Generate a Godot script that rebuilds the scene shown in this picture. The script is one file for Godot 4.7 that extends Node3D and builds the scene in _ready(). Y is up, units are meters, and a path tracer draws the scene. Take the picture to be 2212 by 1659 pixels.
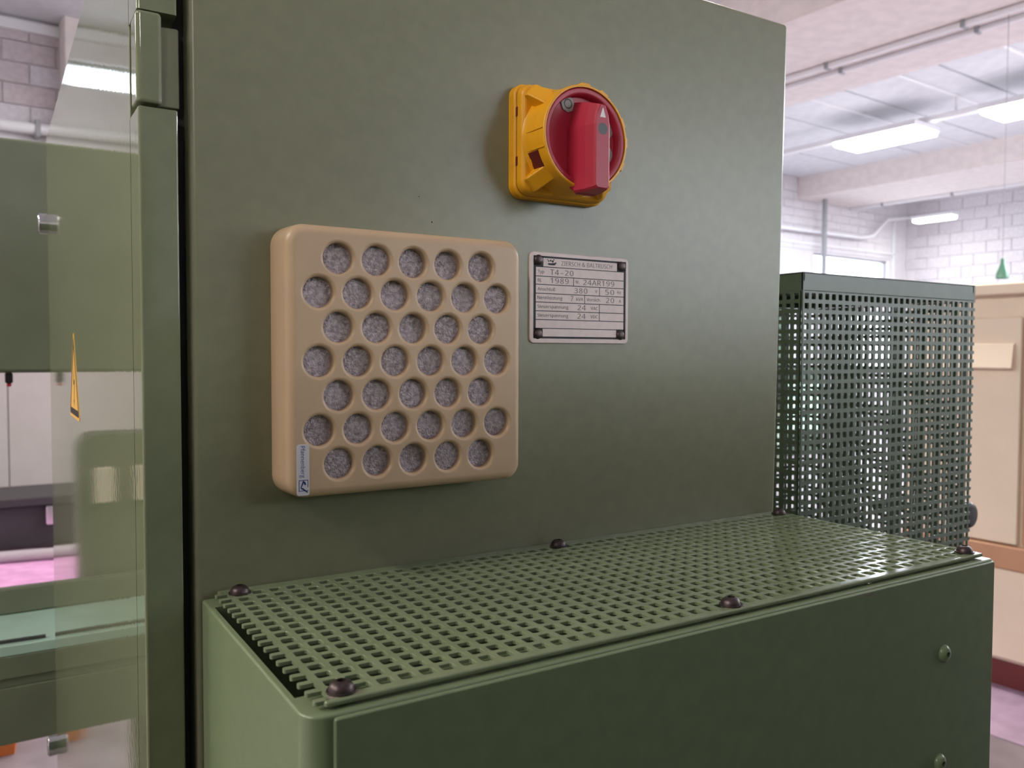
extends Node3D
# All lengths in the builders are millimetres; the origin is the left end of the perforated cover where it meets the cabinet door.
# x runs right along the door, y up, z out of the door.

const MM := 0.001
const FLOOR := -1100.0
var hall := Transform3D(Basis(Vector3.UP, 0.065), Vector3.ZERO)   # the hall's walls stand a little turned to the machine
var taken := {}
var M := {}
var rng := RandomNumberGenerator.new()

# ------------------------------------------------------------------ mesh builder
class MB:
	var v := PackedVector3Array()
	var n := PackedVector3Array()
	func tri(a: Vector3, b: Vector3, c: Vector3, na: Vector3, nb := Vector3.ZERO, nc := Vector3.ZERO) -> void:
		if nb == Vector3.ZERO:
			nb = na
			nc = na
		if (b - a).cross(c - a).dot(na + nb + nc) > 0.0:
			v.append_array([a, c, b])
			n.append_array([na, nc, nb])
		else:
			v.append_array([a, b, c])
			n.append_array([na, nb, nc])
	func quad(a: Vector3, b: Vector3, c: Vector3, d: Vector3, nn: Vector3) -> void:
		tri(a, b, c, nn)
		tri(a, c, d, nn)
	func quads(a: Vector3, b: Vector3, c: Vector3, d: Vector3, na: Vector3, nb: Vector3, nc: Vector3, nd: Vector3) -> void:
		tri(a, b, c, na, nb, nc)
		tri(a, c, d, na, nc, nd)
	# a box from corner lo to corner hi with chamfered edges
	func box(lo: Vector3, hi: Vector3, b := 0.0) -> void:
		var c := (lo + hi) / 2.0
		var h := (hi - lo) / 2.0
		b = minf(b, minf(h.x, minf(h.y, h.z)) * 0.9)
		for ax in 3:
			var u := (ax + 1) % 3
			var w := (ax + 2) % 3
			for s in [-1.0, 1.0]:
				var nn := Vector3.ZERO
				nn[ax] = s
				var p: Array[Vector3] = []
				for k in [[-1, -1], [1, -1], [1, 1], [-1, 1]]:
					var q := Vector3.ZERO
					q[ax] = s * h[ax]
					q[u] = k[0] * (h[u] - b)
					q[w] = k[1] * (h[w] - b)
					p.append(c + q)
				quad(p[0], p[1], p[2], p[3], nn)
			if b > 0.0:
				for su in [-1.0, 1.0]:
					for sw in [-1.0, 1.0]:
						var nu := Vector3.ZERO
						nu[u] = su
						var nw := Vector3.ZERO
						nw[w] = sw
						var p0 := Vector3.ZERO
						p0[u] = su * h[u]
						p0[w] = sw * (h[w] - b)
						var p1 := Vector3.ZERO
						p1[u] = su * (h[u] - b)
						p1[w] = sw * h[w]
						var along := Vector3.ZERO
						along[ax] = h[ax] - b
						quads(c + p0 - along, c + p1 - along, c + p1 + along, c + p0 + along, nu, nw, nw, nu)
		if b > 0.0:
			for sx in [-1.0, 1.0]:
				for sy in [-1.0, 1.0]:
					for sz in [-1.0, 1.0]:
						tri(c + Vector3(sx * h.x, sy * (h.y - b), sz * (h.z - b)), c + Vector3(sx * (h.x - b), sy * h.y, sz * (h.z - b)), c + Vector3(sx * (h.x - b), sy * (h.y - b), sz * h.z), Vector3(sx, 0, 0), Vector3(0, sy, 0), Vector3(0, 0, sz))
	# an outline [points, outward normals] swept along z; each profile entry is [inset, z, tilt in degrees]: tilt 0 looks outwards, 90 to +z, -90 to -z
	func sweep(o: Array, profile: Array, cap0 := true, cap1 := true) -> void:
		var pts: PackedVector2Array = o[0]
		var nor: PackedVector2Array = o[1]
		var m := pts.size()
		var ring := func(k: int, i: int) -> Array:
			var e: Array = profile[k]
			var p: Vector2 = pts[i] - nor[i] * float(e[0])
			var t := deg_to_rad(e[2])
			return [Vector3(p.x, p.y, e[1]), Vector3(nor[i].x * cos(t), nor[i].y * cos(t), sin(t))]
		for k in profile.size() - 1:
			for i in m:
				var j := (i + 1) % m
				var a: Array = ring.call(k, i)
				var b: Array = ring.call(k, j)
				var c: Array = ring.call(k + 1, j)
				var d: Array = ring.call(k + 1, i)
				quads(a[0], b[0], c[0], d[0], a[1], b[1], c[1], d[1])
		if cap0:
			cap(o, profile[0][0], profile[0][1], -1.0)
		if cap1:
			cap(o, profile[-1][0], profile[-1][1], 1.0)
	func cap(o: Array, inset: float, z: float, s: float) -> void:
		var p := PackedVector2Array()
		for i in o[0].size():
			p.append(o[0][i] - o[1][i] * inset)
		flat(p, z, s)
	func flat(p: PackedVector2Array, z: float, s: float) -> void:
		var clean := PackedVector2Array()
		for q in p:
			if clean.is_empty() or clean[-1].distance_to(q) > 0.0005:
				clean.append(q)
		p = clean
		var t := Geometry2D.triangulate_polygon(p)
		if t.is_empty():
			push_warning("an outline could not be filled")
		for i in range(0, t.size(), 3):
			tri(Vector3(p[t[i]].x, p[t[i]].y, z), Vector3(p[t[i + 1]].x, p[t[i + 1]].y, z), Vector3(p[t[i + 2]].x, p[t[i + 2]].y, z), Vector3(0, 0, s))
	# the area of an outline less a hole, cut along the hole's middle
	func plate_less(outer: PackedVector2Array, hole: PackedVector2Array, z: float, s: float) -> void:
		var mid := 0.0
		for q in hole:
			mid += q.x / hole.size()
		for side in [-1.0, 1.0]:
			var far: float = mid + side * 5000.0
			var half := PackedVector2Array([Vector2(mid, -5000), Vector2(far, -5000), Vector2(far, 5000), Vector2(mid, 5000)])
			for part in Geometry2D.intersect_polygons(outer, half):
				for rest in Geometry2D.clip_polygons(part, hole):
					flat(rest, z, s)
	# a body of revolution about z through (cx, cy): profile entries [radius, z, tilt]
	func lathe(cx: float, cy: float, profile: Array, seg := 32) -> void:
		for k in profile.size() - 1:
			var a: Array = profile[k]
			var b: Array = profile[k + 1]
			for i in seg:
				var t0 := TAU * i / seg
				var t1 := TAU * (i + 1) / seg
				var d0 := Vector3(cos(t0), sin(t0), 0)
				var d1 := Vector3(cos(t1), sin(t1), 0)
				var o := Vector3(cx, cy, 0)
				var ta := deg_to_rad(a[2])
				var tb := deg_to_rad(b[2])
				var z := Vector3(0, 0, 1)
				quads(o + d0 * a[0] + z * a[1], o + d1 * a[0] + z * a[1], o + d1 * b[0] + z * b[1], o + d0 * b[0] + z * b[1], d0 * cos(ta) + z * sin(ta), d1 * cos(ta) + z * sin(ta), d1 * cos(tb) + z * sin(tb), d0 * cos(tb) + z * sin(tb))
	# a round tube along a list of points
	func tube(path: Array, r: float, seg := 10) -> void:
		var rings := []
		var up := Vector3.UP
		for k in path.size():
			var d: Vector3 = (path[mini(k + 1, path.size() - 1)] - path[maxi(k - 1, 0)]).normalized()
			if absf(d.dot(up)) > 0.98:
				up = Vector3.RIGHT if absf(d.x) < 0.9 else Vector3.FORWARD
			var s := d.cross(up).normalized()
			var t := s.cross(d).normalized()
			var row := []
			for i in seg:
				var a := TAU * i / seg
				row.append([path[k] + (s * cos(a) + t * sin(a)) * r, s * cos(a) + t * sin(a)])
			rings.append(row)
			if k == 0 or k == path.size() - 1:
				for i in range(1, seg - 1):
					tri(row[0][0], row[i][0], row[i + 1][0], -d if k == 0 else d)
		for k in path.size() - 1:
			for i in seg:
				var j := (i + 1) % seg
				var a: Array = rings[k][i]
				var b: Array = rings[k][j]
				var c: Array = rings[k + 1][j]
				var d: Array = rings[k + 1][i]
				quads(a[0], b[0], c[0], d[0], a[1], b[1], c[1], d[1])
	# a sheet in the xy plane from z = -t to 0 with square holes, the first centred at (x0, y0)
	func perforated(x0: float, y0: float, nx: int, ny: int, px: float, py: float, s: float, t: float, bevel := 0.0) -> void:
		var h := s / 2.0
		var ch := h * 0.24
		var oct := [Vector2(h, -h + ch), Vector2(h, h - ch), Vector2(h - ch, h), Vector2(-h + ch, h), Vector2(-h, h - ch), Vector2(-h, -h + ch), Vector2(-h + ch, -h), Vector2(h - ch, -h)]
		var out := []
		for q: Vector2 in oct:
			out.append(q + q.normalized() * bevel * 1.3)
		var cell := [Vector2(px / 2, -py / 2), Vector2(px / 2, py / 2), Vector2(px / 2, py / 2), Vector2(-px / 2, py / 2), Vector2(-px / 2, py / 2), Vector2(-px / 2, -py / 2), Vector2(-px / 2, -py / 2), Vector2(px / 2, -py / 2)]
		var z := Vector3(0, 0, 1)
		for iy in ny:
			for ix in nx:
				var o := Vector3(x0 + ix * px, y0 + iy * py, 0)
				for k in 8:
					var j := (k + 1) % 8
					var c0: Vector2 = cell[k]
					var c1: Vector2 = cell[j]
					var a0: Vector2 = out[k]
					var a1: Vector2 = out[j]
					var b0: Vector2 = oct[k]
					var b1: Vector2 = oct[j]
					var A0 := o + Vector3(a0.x, a0.y, 0)
					var A1 := o + Vector3(a1.x, a1.y, 0)
					var C0 := o + Vector3(c0.x, c0.y, 0)
					var C1 := o + Vector3(c1.x, c1.y, 0)
					var B0 := o + Vector3(b0.x, b0.y, -bevel)
					var B1 := o + Vector3(b1.x, b1.y, -bevel)
					var D0 := o + Vector3(b0.x, b0.y, -t)
					var D1 := o + Vector3(b1.x, b1.y, -t)
					if c0 == c1:
						tri(C0, A0, A1, z)
					else:
						quad(C0, C1, A1, A0, z)
					var n0 := Vector3(-b0.x, -b0.y, 0).normalized()
					var n1 := Vector3(-b1.x, -b1.y, 0).normalized()
					var mid := (n0 + n1).normalized()
					if bevel > 0.0:
						var m0 := o + Vector3(lerpf(b0.x, a0.x, 0.3), lerpf(b0.y, a0.y, 0.3), -bevel * 0.3)
						var m1 := o + Vector3(lerpf(b1.x, a1.x, 0.3), lerpf(b1.y, a1.y, 0.3), -bevel * 0.3)
						var h0 := (n0.lerp(mid, 0.6) + z).normalized()
						var h1 := (n1.lerp(mid, 0.6) + z).normalized()
						quads(A0, A1, m1, m0, z, z, h1, h0)
						quads(m0, m1, B1, B0, h0, h1, mid, mid)
					quad(B0, B1, D1, D0, mid)
					var E0 := o + Vector3(c0.x, c0.y, -t)
					var E1 := o + Vector3(c1.x, c1.y, -t)
					if c0 == c1:
						tri(E0, D0, D1, -z)
					else:
						quad(E0, E1, D1, D0, -z)
	func mesh() -> ArrayMesh:
		var arr := []
		arr.resize(Mesh.ARRAY_MAX)
		var s := PackedVector3Array()
		s.resize(v.size())
		for i in v.size():
			s[i] = v[i] * 0.001
		arr[Mesh.ARRAY_VERTEX] = s
		arr[Mesh.ARRAY_NORMAL] = n
		var m := ArrayMesh.new()
		m.add_surface_from_arrays(Mesh.PRIMITIVE_TRIANGLES, arr)
		return m

# outlines: [points, outward normals], counter-clockwise
func rounded(w: float, h: float, r: float, seg := 6, cx := 0.0, cy := 0.0) -> Array:
	return corners([[cx + w / 2, cy - h / 2, r], [cx + w / 2, cy + h / 2, r], [cx - w / 2, cy + h / 2, r], [cx - w / 2, cy - h / 2, r]], seg)

func corners(c: Array, seg := 6) -> Array:
	var pts := PackedVector2Array()
	var nor := PackedVector2Array()
	var m := c.size()
	for i in m:
		var p := Vector2(c[i][0], c[i][1])
		var a := (Vector2(c[(i + m - 1) % m][0], c[(i + m - 1) % m][1]) - p).normalized()
		var b := (Vector2(c[(i + 1) % m][0], c[(i + 1) % m][1]) - p).normalized()
		var n0 := Vector2(-a.y, a.x)
		var n1 := Vector2(b.y, -b.x)
		var r: float = c[i][2]
		if r <= 0.0:
			pts.append_array([p, p])
			nor.append_array([n0, n1])
			continue
		var half := acos(clampf(a.dot(b), -1, 1)) / 2.0
		var centre := p + (a + b).normalized() * r / sin(half)
		var t0 := n0.angle()
		var turn := n0.angle_to(n1)
		for k in seg + 1:
			var t := t0 + turn * k / seg
			nor.append(Vector2(cos(t), sin(t)))
			pts.append(centre + Vector2(cos(t), sin(t)) * r)
	return [pts, nor]

func circle(r: float, seg := 32, cx := 0.0, cy := 0.0) -> Array:
	var pts := PackedVector2Array()
	var nor := PackedVector2Array()
	for i in seg:
		var t := TAU * i / seg
		nor.append(Vector2(cos(t), sin(t)))
		pts.append(Vector2(cx, cy) + nor[-1] * r)
	return [pts, nor]

func round_edge(z0: float, z1: float, r: float, seg := 4) -> Array:   # profile of a plate with a rounded front edge
	var p := [[0.0, z0, 0.0]]
	for k in seg + 1:
		var t := 90.0 * k / seg
		p.append([r * (1.0 - cos(deg_to_rad(t))), z1 - r + r * sin(deg_to_rad(t)), t])
	return p

# ------------------------------------------------------------------ nodes
func numbered(called: String) -> String:
	taken[called] = taken.get(called, -1) + 1
	return called if taken[called] == 0 else "%s_%03d" % [called, taken[called]]

func thing(called: String, label: String, category: String, at := Vector3.ZERO, group := "", in_hall := false) -> Node3D:
	var o := Node3D.new()
	o.name = numbered(called)
	add_child(o)
	o.transform = Transform3D(Basis(), at * MM)
	if in_hall:
		o.transform = hall * o.transform
	tag(o, label, category, group)
	return o

func tag(o: Node3D, label: String, category: String, group := "", kind := "") -> void:
	o.set_meta("label", label)
	if category:
		o.set_meta("category", category)
	if group:
		o.set_meta("group", group)
	if kind:
		o.set_meta("kind", kind)

func obj(called: String, b: MB, mat: Material, parent: Node3D = null, label := "") -> MeshInstance3D:
	var o := MeshInstance3D.new()
	o.mesh = b.mesh()
	o.material_override = mat
	if parent == null:
		o.name = numbered(called)
		add_child(o)
	else:
		o.name = called
		parent.add_child(o, true)
	if label:
		o.set_meta("label", label)
	return o

func struct(called: String, b: MB, mat: Material, label: String, category: String, in_hall := true) -> MeshInstance3D:
	var o := obj(called, b, mat)
	if in_hall:
		o.transform = hall
	tag(o, label, category, "", "structure")
	return o

func boxes(list: Array, bevel := 0.0) -> MB:
	var b := MB.new()
	for l in list:
		b.box(Vector3(l[0], l[1], l[2]), Vector3(l[3], l[4], l[5]), bevel)
	return b

func lettering(parent: Node3D, words: String, x0: float, x1: float, yb: float, cap: float, z: float, mat: Material, mono := false, bold := false, turn := 0.0) -> void:
	var t := TextMesh.new()
	var f := SystemFont.new()
	f.font_names = PackedStringArray(["Droid Sans Mono" if mono else "Droid Sans"])
	if bold:
		f.font_weight = 700
	t.font = f
	t.text = words
	t.font_size = 40
	t.pixel_size = 0.001
	t.depth = 0.002
	t.curve_step = 1.0
	t.horizontal_alignment = HORIZONTAL_ALIGNMENT_LEFT
	t.vertical_alignment = VERTICAL_ALIGNMENT_BOTTOM
	var box := t.get_aabb()
	var o := MeshInstance3D.new()
	o.name = "lettering"
	o.mesh = t
	o.material_override = mat
	parent.add_child(o, true)
	var cap_here := 0.714 * 0.040
	var sx := absf(x1 - x0) * MM / maxf(box.size.x, 0.0001)
	var sy := cap * MM / cap_here
	# base line: descenders hang below yb
	var low := box.position.y
	var drop := 0.0
	for ch in "gpqyj":
		if words.contains(ch):
			drop = 0.24 * 0.040
	var b := Basis(Vector3(0, 0, 1), turn) * Basis().scaled(Vector3(sx, sy, 0.02))
	o.transform = Transform3D(b, Vector3.ZERO)
	var corner := b * Vector3(box.position.x, low + drop, 0)
	o.position = Vector3(x0, yb, z) * MM - corner if turn == 0.0 else Vector3(yb, x0, z) * MM - corner

# ------------------------------------------------------------------ materials
func noise_tex(freq: float, seed_: int, lo: Color, hi: Color, size := 256, octaves := 4, kind := FastNoiseLite.TYPE_SIMPLEX_SMOOTH) -> NoiseTexture2D:
	var f := FastNoiseLite.new()
	f.noise_type = kind
	f.seed = seed_
	f.frequency = freq
	f.fractal_octaves = octaves
	var t := NoiseTexture2D.new()
	t.width = size
	t.height = size
	t.seamless = true
	t.noise = f
	var g := Gradient.new()
	g.set_color(0, lo)
	g.set_color(1, hi)
	t.color_ramp = g
	return t

func bump_tex(freq: float, seed_: int, strength: float, size := 256) -> NoiseTexture2D:
	var f := FastNoiseLite.new()
	f.seed = seed_
	f.frequency = freq
	f.fractal_octaves = 2
	var t := NoiseTexture2D.new()
	t.width = size
	t.height = size
	t.seamless = true
	t.noise = f
	t.as_normal_map = true
	t.bump_strength = strength
	return t

func mat(called: String, c: Color, rough: float, vary := 0.0, scale := 4.0, metal := 0.0, spec := 0.5) -> StandardMaterial3D:
	var m := StandardMaterial3D.new()
	m.resource_name = called
	m.albedo_color = c
	m.roughness = rough
	m.metallic = metal
	m.metallic_specular = spec
	if vary > 0.0:
		m.albedo_texture = noise_tex(0.02, called.hash() % 1000, Color(1 - vary, 1 - vary, 1 - vary), Color(1, 1, 1))
		m.uv1_triplanar = true
		m.uv1_world_triplanar = true
		m.uv1_scale = Vector3.ONE * scale
	M[called] = m
	return m

func glow(called: String, c: Color, energy: float) -> StandardMaterial3D:
	var m := mat(called, Color(0.9, 0.9, 0.9), 0.4)
	m.emission_enabled = true
	m.emission = c
	m.emission_energy_multiplier = energy
	return m

func materials() -> void:
	var peel := bump_tex(0.03, 5, 1.0)
	for e in [["paint", Color8(129, 129, 102), 0.3, 0.05], ["gloss_paint", Color8(126, 132, 103), 0.05, 0.05], ["cover_paint", Color8(124, 136, 104), 0.13, 0.08], ["box_paint", Color8(122, 136, 102), 0.3, 0.06]]:
		var m := mat(e[0], e[1], e[2], e[3], 5.0)
		m.normal_enabled = true
		m.normal_texture = peel
		m.normal_scale = 0.06
		m.uv1_scale = Vector3.ONE * 14.0
	mat("dark_paint", Color8(64, 78, 66), 0.4, 0.15, 3.0)
	mat("machine_paint", Color8(112, 118, 96), 0.35, 0.08, 2.0)
	mat("mint_paint", Color8(172, 200, 182), 0.35, 0.06, 3.0)
	mat("guard_paint", Color8(106, 119, 102), 0.35, 0.06, 6.0)
	mat("rubber", Color8(52, 54, 52), 0.7)
	mat("beige_plastic", Color8(194, 165, 132), 0.38, 0.03, 8.0)
	var felt := mat("filter_felt", Color8(228, 214, 218), 1.0)
	felt.albedo_texture = noise_tex(0.035, 31, Color(0.6, 0.59, 0.6), Color(1, 1, 1), 512, 6)
	felt.uv1_triplanar = true
	felt.uv1_scale = Vector3.ONE * 18.0
	felt.normal_enabled = true
	felt.normal_texture = bump_tex(0.15, 8, 6.0)
	felt.normal_scale = 0.8
	mat("yellow_plastic", Color8(236, 166, 22), 0.38, 0.04, 20.0)
	mat("red_plastic", Color8(176, 34, 58), 0.4, 0.03, 20.0)
	mat("dark_red_plastic", Color8(96, 22, 30), 0.45)
	mat("grey_label", Color8(150, 150, 142), 0.5)
	mat("white_print", Color8(235, 225, 225), 0.5)
	mat("black_print", Color8(26, 22, 26), 0.6)
	mat("grey_print", Color8(105, 95, 98), 0.6)
	mat("blue_print", Color8(30, 45, 105), 0.5)
	mat("plate_metal", Color8(222, 203, 196), 0.4, 0.05, 30.0)
	mat("sticker_white", Color8(205, 200, 205), 0.4)
	mat("sticker_yellow", Color8(232, 176, 60), 0.4)
	mat("bolt_metal", Color8(92, 78, 78), 0.42, 0.25, 60.0, 0.7)
	mat("chrome", Color8(210, 210, 212), 0.12, 0.0, 1.0, 1.0)
	mat("chipped_primer", Color8(152, 143, 124), 0.7, 0.3, 80.0)
	mat("black_plastic", Color8(28, 26, 27), 0.35)
	# the hall
	mat("floor_paint", Color8(142, 130, 138), 0.35, 0.2, 0.7)
	mat("pink_floor_paint", Color8(220, 160, 205), 0.25, 0.15, 1.5)  # pink of reflected light, held in the base colour
	mat("lilac_floor_paint", Color8(176, 152, 178), 0.3, 0.15, 1.5)  # lilac tint of reflected light, held in the base colour
	mat("hall_plaster", Color8(220, 216, 219), 0.8, 0.06, 0.8)
	mat("concrete_beam", Color8(232, 223, 219), 0.8, 0.07, 1.2)
	mat("ceiling_panel_paint", Color8(222, 224, 228), 0.8, 0.05, 1.0)
	mat("block_pale", Color8(214, 209, 214), 0.85, 0.1, 3.0)
	mat("block_dim", Color8(205, 194, 197), 0.85, 0.1, 3.0)
	mat("pipe_white", Color8(225, 225, 228), 0.35)
	mat("steel_grey", Color8(150, 152, 156), 0.45, 0.05, 2.0)
	mat("cream_paint", Color8(240, 222, 200), 0.45, 0.03, 1.0)
	mat("tan_paint", Color8(196, 148, 116), 0.5, 0.05, 1.0)  # tan of the sill, and side shade on one panel
	mat("red_brown", Color8(110, 42, 42), 0.6, 0.1, 3.0)
	mat("white_lacquer", Color8(164, 158, 155), 0.4, 0.03, 1.0)
	mat("dark_steel", Color8(44, 40, 44), 0.5, 0.1, 3.0)
	mat("grey_hose", Color8(150, 140, 146), 0.5)
	mat("orange_plastic", Color8(196, 104, 44), 0.45, 0.06, 10.0)
	mat("pendant_green", Color8(92, 140, 116), 0.4)
	glow("tube_glow", Color(1.0, 0.99, 0.97), 11.0)
	var g := mat("window_glass", Color(0.95, 0.97, 1.0, 0.08), 0.05)
	g.transparency = BaseMaterial3D.TRANSPARENCY_ALPHA

# ------------------------------------------------------------------ the scene
func _ready() -> void:
	rng.seed = 7
	# camera
	var cam := Camera3D.new()
	cam.name = "camera"
	var look := CameraAttributesPhysical.new()
	look.frustum_focal_length = 26.15
	look.frustum_focus_distance = 0.42
	look.exposure_aperture = 17.0
	cam.attributes = look
	add_child(cam)
	cam.position = Vector3(-88.44, 111.65, 399.9) * MM
	cam.rotation = Vector3(-0.0386, -0.55916, 0.00304)
	cam.fov = 49.29
	cam.current = true
	# sky: white overcast, seen and felt only through the hall's windows
	var we := WorldEnvironment.new()
	we.name = "environment"
	var env := Environment.new()
	env.background_mode = Environment.BG_COLOR
	env.background_color = Color(0.93, 0.96, 1.0)
	env.background_energy_multiplier = 5.6
	env.tonemap_mode = Environment.TONE_MAPPER_LINEAR
	env.tonemap_exposure = 1.66
	env.sdfgi_enabled = true
	env.ssao_enabled = true
	env.ssil_enabled = true
	we.environment = env
	add_child(we)
	materials()
	room()
	lamps()
	cabinet()
	trough()
	vent()
	main_switch()
	name_plate()
	guard()
	left_machine()
	right_side()
	far_things()

# fluorescent fittings in rows along the hall
func lamp(x: float, y: float, z: float, length: float, wide: float, radiance: float, label: String, tint := Color(1.0, 0.975, 0.93)) -> void:
	var o := thing("ceiling_lamp", label, "lamp", Vector3(x, y, z), "fluorescent fittings under the hall ceiling", true)
	var h := length / 2.0
	obj("housing", boxes([[-wide / 2, 0, -h, wide / 2, 60, h]], 8.0), M.pipe_white, o)
	obj("diffuser", boxes([[-wide * 0.46, -50, -h + 20, wide * 0.46, 0, h - 20]], 18.0), M.tube_glow, o)
	var a := AreaLight3D.new()
	a.name = "tube_light"
	a.area_size = Vector2(wide * 0.9, length - 40) * MM
	a.light_color = tint
	a.light_energy = radiance * a.area_size.x * a.area_size.y / PI
	a.area_range = 40.0
	a.area_attenuation = 2.0
	a.shadow_enabled = true
	o.add_child(a)
	a.position = Vector3(0, -56, 0) * MM
	a.rotation.x = -PI / 2

func lamps() -> void:
	lamp(9250, 2640, -5130, 1050, 560, 130, "glaring ceiling lamp at the right, seen just beside the cabinet edge", Color(0.94, 0.97, 1.0))
	lamp(9250, 2640, -3420, 1050, 560, 130, "glaring ceiling lamp cut by the right frame edge", Color(0.94, 0.97, 1.0))
	var nth := ["first", "second", "third", "fourth", "fifth"]
	for k in 3:
		lamp(9250, 2640, -1400 + k * 2000, 1500, 340, 130, "ceiling lamp in the bright right row, %s beyond the frame" % nth[k], Color(0.94, 0.97, 1.0))
	for k in 2:  # row out of view, placed to light the hall
		lamp(3000, 2540, -5200 + k * 2600, 1500, 300, 55, "unseen ceiling lamp in a middle row, %s from the far wall" % nth[k])
	for k in [0, 1, 2, 4]:  # row out of view, placed to light the left-hand faces
		lamp(-3200, 2540, -5200 + k * 2600, 1500, 300, 55, "unseen ceiling lamp in a left row, %s from the far wall" % nth[k])
	lamp(13850, 2370, -6920, 700, 220, 12, "small hanging lamp far off in front of the block wall")
	var r := thing("lamp_rail", "long white rail that carries the bright right row of lamps", "rail", Vector3(9250, 2700, 0), "", true)
	obj("rail", boxes([[-45, 0, -7900, 45, 60, 3600]], 6.0), M.pipe_white, r)
	for z in [-7000, -4300, -2300, 0, 2000]:
		obj("hanger", boxes([[-10, 60, z - 10, 10, 250, z + 10]]), M.pipe_white, r)

func room() -> void:
	var f := boxes([[-7200, FLOOR - 200, -8200, 15125, FLOOR, 7200]])
	var fl := struct("floor", f, M.floor_paint, "grey workshop floor with pink reflected light coloured in", "floor")
	obj("light_tint_patch", boxes([[-3200, FLOOR, -5900, 1600, FLOOR + 2, -3900]]), M.pink_floor_paint, fl, "floor patch coloured with pink reflected light")  # pink reflected light put into the floor colour
	obj("light_tint_patch", boxes([[2650, FLOOR, -1700, 3300, FLOOR + 2, 400]]), M.lilac_floor_paint, fl, "floor strip coloured with lilac reflected light")  # lilac light cast put into the floor colour
	var slab := boxes([[-7200, 2960, -8200, 15125, 3160, 7200]])
	var ceil := struct("ceiling", slab, M.ceiling_panel_paint, "pale workshop ceiling between concrete beams", "ceiling")
	for k in 9:
		obj("ceiling_panel", boxes([[7170, 2935, -7950.0 + k * 1010, 12000, 2975, -6970.0 + k * 1010]], 8.0), M.ceiling_panel_paint, ceil)
	for k in 4:
		obj("panel_joint", boxes([[7170, 2915, -5330.0 + k * 1010, 12000, 2960, -5290.0 + k * 1010]], 6.0), M.pipe_white, ceil)
	for e in [[5300, 7165, "wide concrete ceiling beam near the cabinet's right edge"], [11600, 13110, "far concrete ceiling beam before the back wall corner"], [-6200, -5000, "concrete ceiling beam over the left of the hall"]]:
		struct("ceiling_beam", boxes([[e[0], 2600, -8000, e[1], 2970, 7000]], 15.0), M.concrete_beam, e[2], "beam")
	# back wall, with three openings
	var w := boxes([
		[-7200, FLOOR, -8200, 15125, -200, -8000],
		[-7200, -200, -8200, 12750, 870, -8000], [14450, -200, -8200, 15125, 870, -8000],
		[-7200, 870, -8200, 15125, 1430, -8000],
		[-7200, 1430, -8200, 12090, 1770, -8000], [14330, 1430, -8200, 15125, 1770, -8000],
		[-7200, 1770, -8200, 15125, 2430, -8000],
		[-7200, 2430, -8200, -3600, 2670, -8000], [-60, 2430, -8200, 15125, 2670, -8000],
		[-7200, 2670, -8200, 15125, 2960, -8000]])
	var back := struct("wall_back", w, M.hall_plaster, "far end wall of the hall with windows", "wall")
	for r in 5:
		for c in 5:
			var x := -40.0 + c * 410 + (205 if r % 2 else 0)
			obj("block", boxes([[x, 2040 + r * 180, -8012, x + 406, 2216 + r * 180, -7985.0 + rng.randf() * 6]], 4.0), M.block_dim if rng.randf() < 0.6 else M.block_pale, back)
	for r in 8:
		for c in 6:
			var x := 11000.0 + c * 520 + (260 if r % 2 else 0)
			var y := 1800.0 + r * 130
			obj("block", boxes([[x, y, -8012, x + 510, y + 124, -7990.0 + rng.randf() * 4]], 4.0), M.hall_plaster, back)
	struct("trim_2", boxes([[-7000, 2840, -8000, 1010, 2930, -7940]], 6.0), M.pipe_white, "pale ledge along the top of the far wall, at the upper left", "trim")
	var right := struct("wall_right", boxes([[14925, FLOOR, -8200, 15125, 2970, 2000], [14925, FLOOR, 6600, 15125, 2970, 7200], [14925, FLOOR, 2000, 15125, 300, 6600], [14925, 2500, 2000, 15125, 2970, 6600]]), M.hall_plaster, "pale block side wall at the right of the hall", "wall")
	for r in 8:
		for c in 9:
			var z := -8000.0 + c * 410 + (205 if r % 2 else 0)
			obj("block", boxes([[14905 + rng.randf() * 8, 1240 + r * 200, z, 14940, 1434 + r * 200, z + 398]], 4.0), M.block_pale, right)
	struct("wall_left", boxes([[-7200, FLOOR, -8200, -7000, 2970, 7200]]), M.hall_plaster, "left side wall of the hall out of view", "wall")
	struct("wall_front", boxes([[-7200, FLOOR, 7000, 3500, 2970, 7200], [9500, FLOOR, 7000, 15125, 2970, 7200], [3500, FLOOR, 7000, 9500, 500, 7200], [3500, 2500, 7000, 9500, 2970, 7200]]), M.hall_plaster, "near end wall of the hall behind the camera", "wall")
	struct("wall_pilaster", boxes([[1010, FLOOR, -8000, 1500, 2970, -7700]], 15.0), M.concrete_beam, "pinkish concrete pilaster on the far wall left of the cabinet", "pilaster")
	# windows in the openings
	for e in [[1, 12090, 1430, 14330, 1770, "bright strip window above the perforated guard"], [2, -3600, 2430, -60, 2670, "unseen high strip window whose light mirrors in the glossy panel"], [3, 12750, -200, 14450, 870, "bright lower window seen through the perforated guard"]]:  # the second is out of view, placed for its mirror image
		var o := Node3D.new()
		o.name = "window_%d" % e[0]
		add_child(o)
		o.transform = hall
		tag(o, e[5], "window", "", "structure")
		var t := 30.0
		obj("window_frame", boxes([[e[1], e[2], -8120, e[3], e[2] + t, -8060], [e[1], e[4] - t, -8120, e[3], e[4], -8060], [e[1], e[2], -8120, e[1] + t, e[4], -8060], [e[3] - t, e[2], -8120, e[3], e[4], -8060]]), M.steel_grey, o)
		obj("pane", boxes([[e[1] + t, e[2] + t, -8093, e[3] - t, e[4] - t, -8089]]), M.window_glass, o)
	var front := Node3D.new()  # window out of view, placed to light the upper door
	front.name = "window_5"
	add_child(front)
	front.transform = hall
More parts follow.
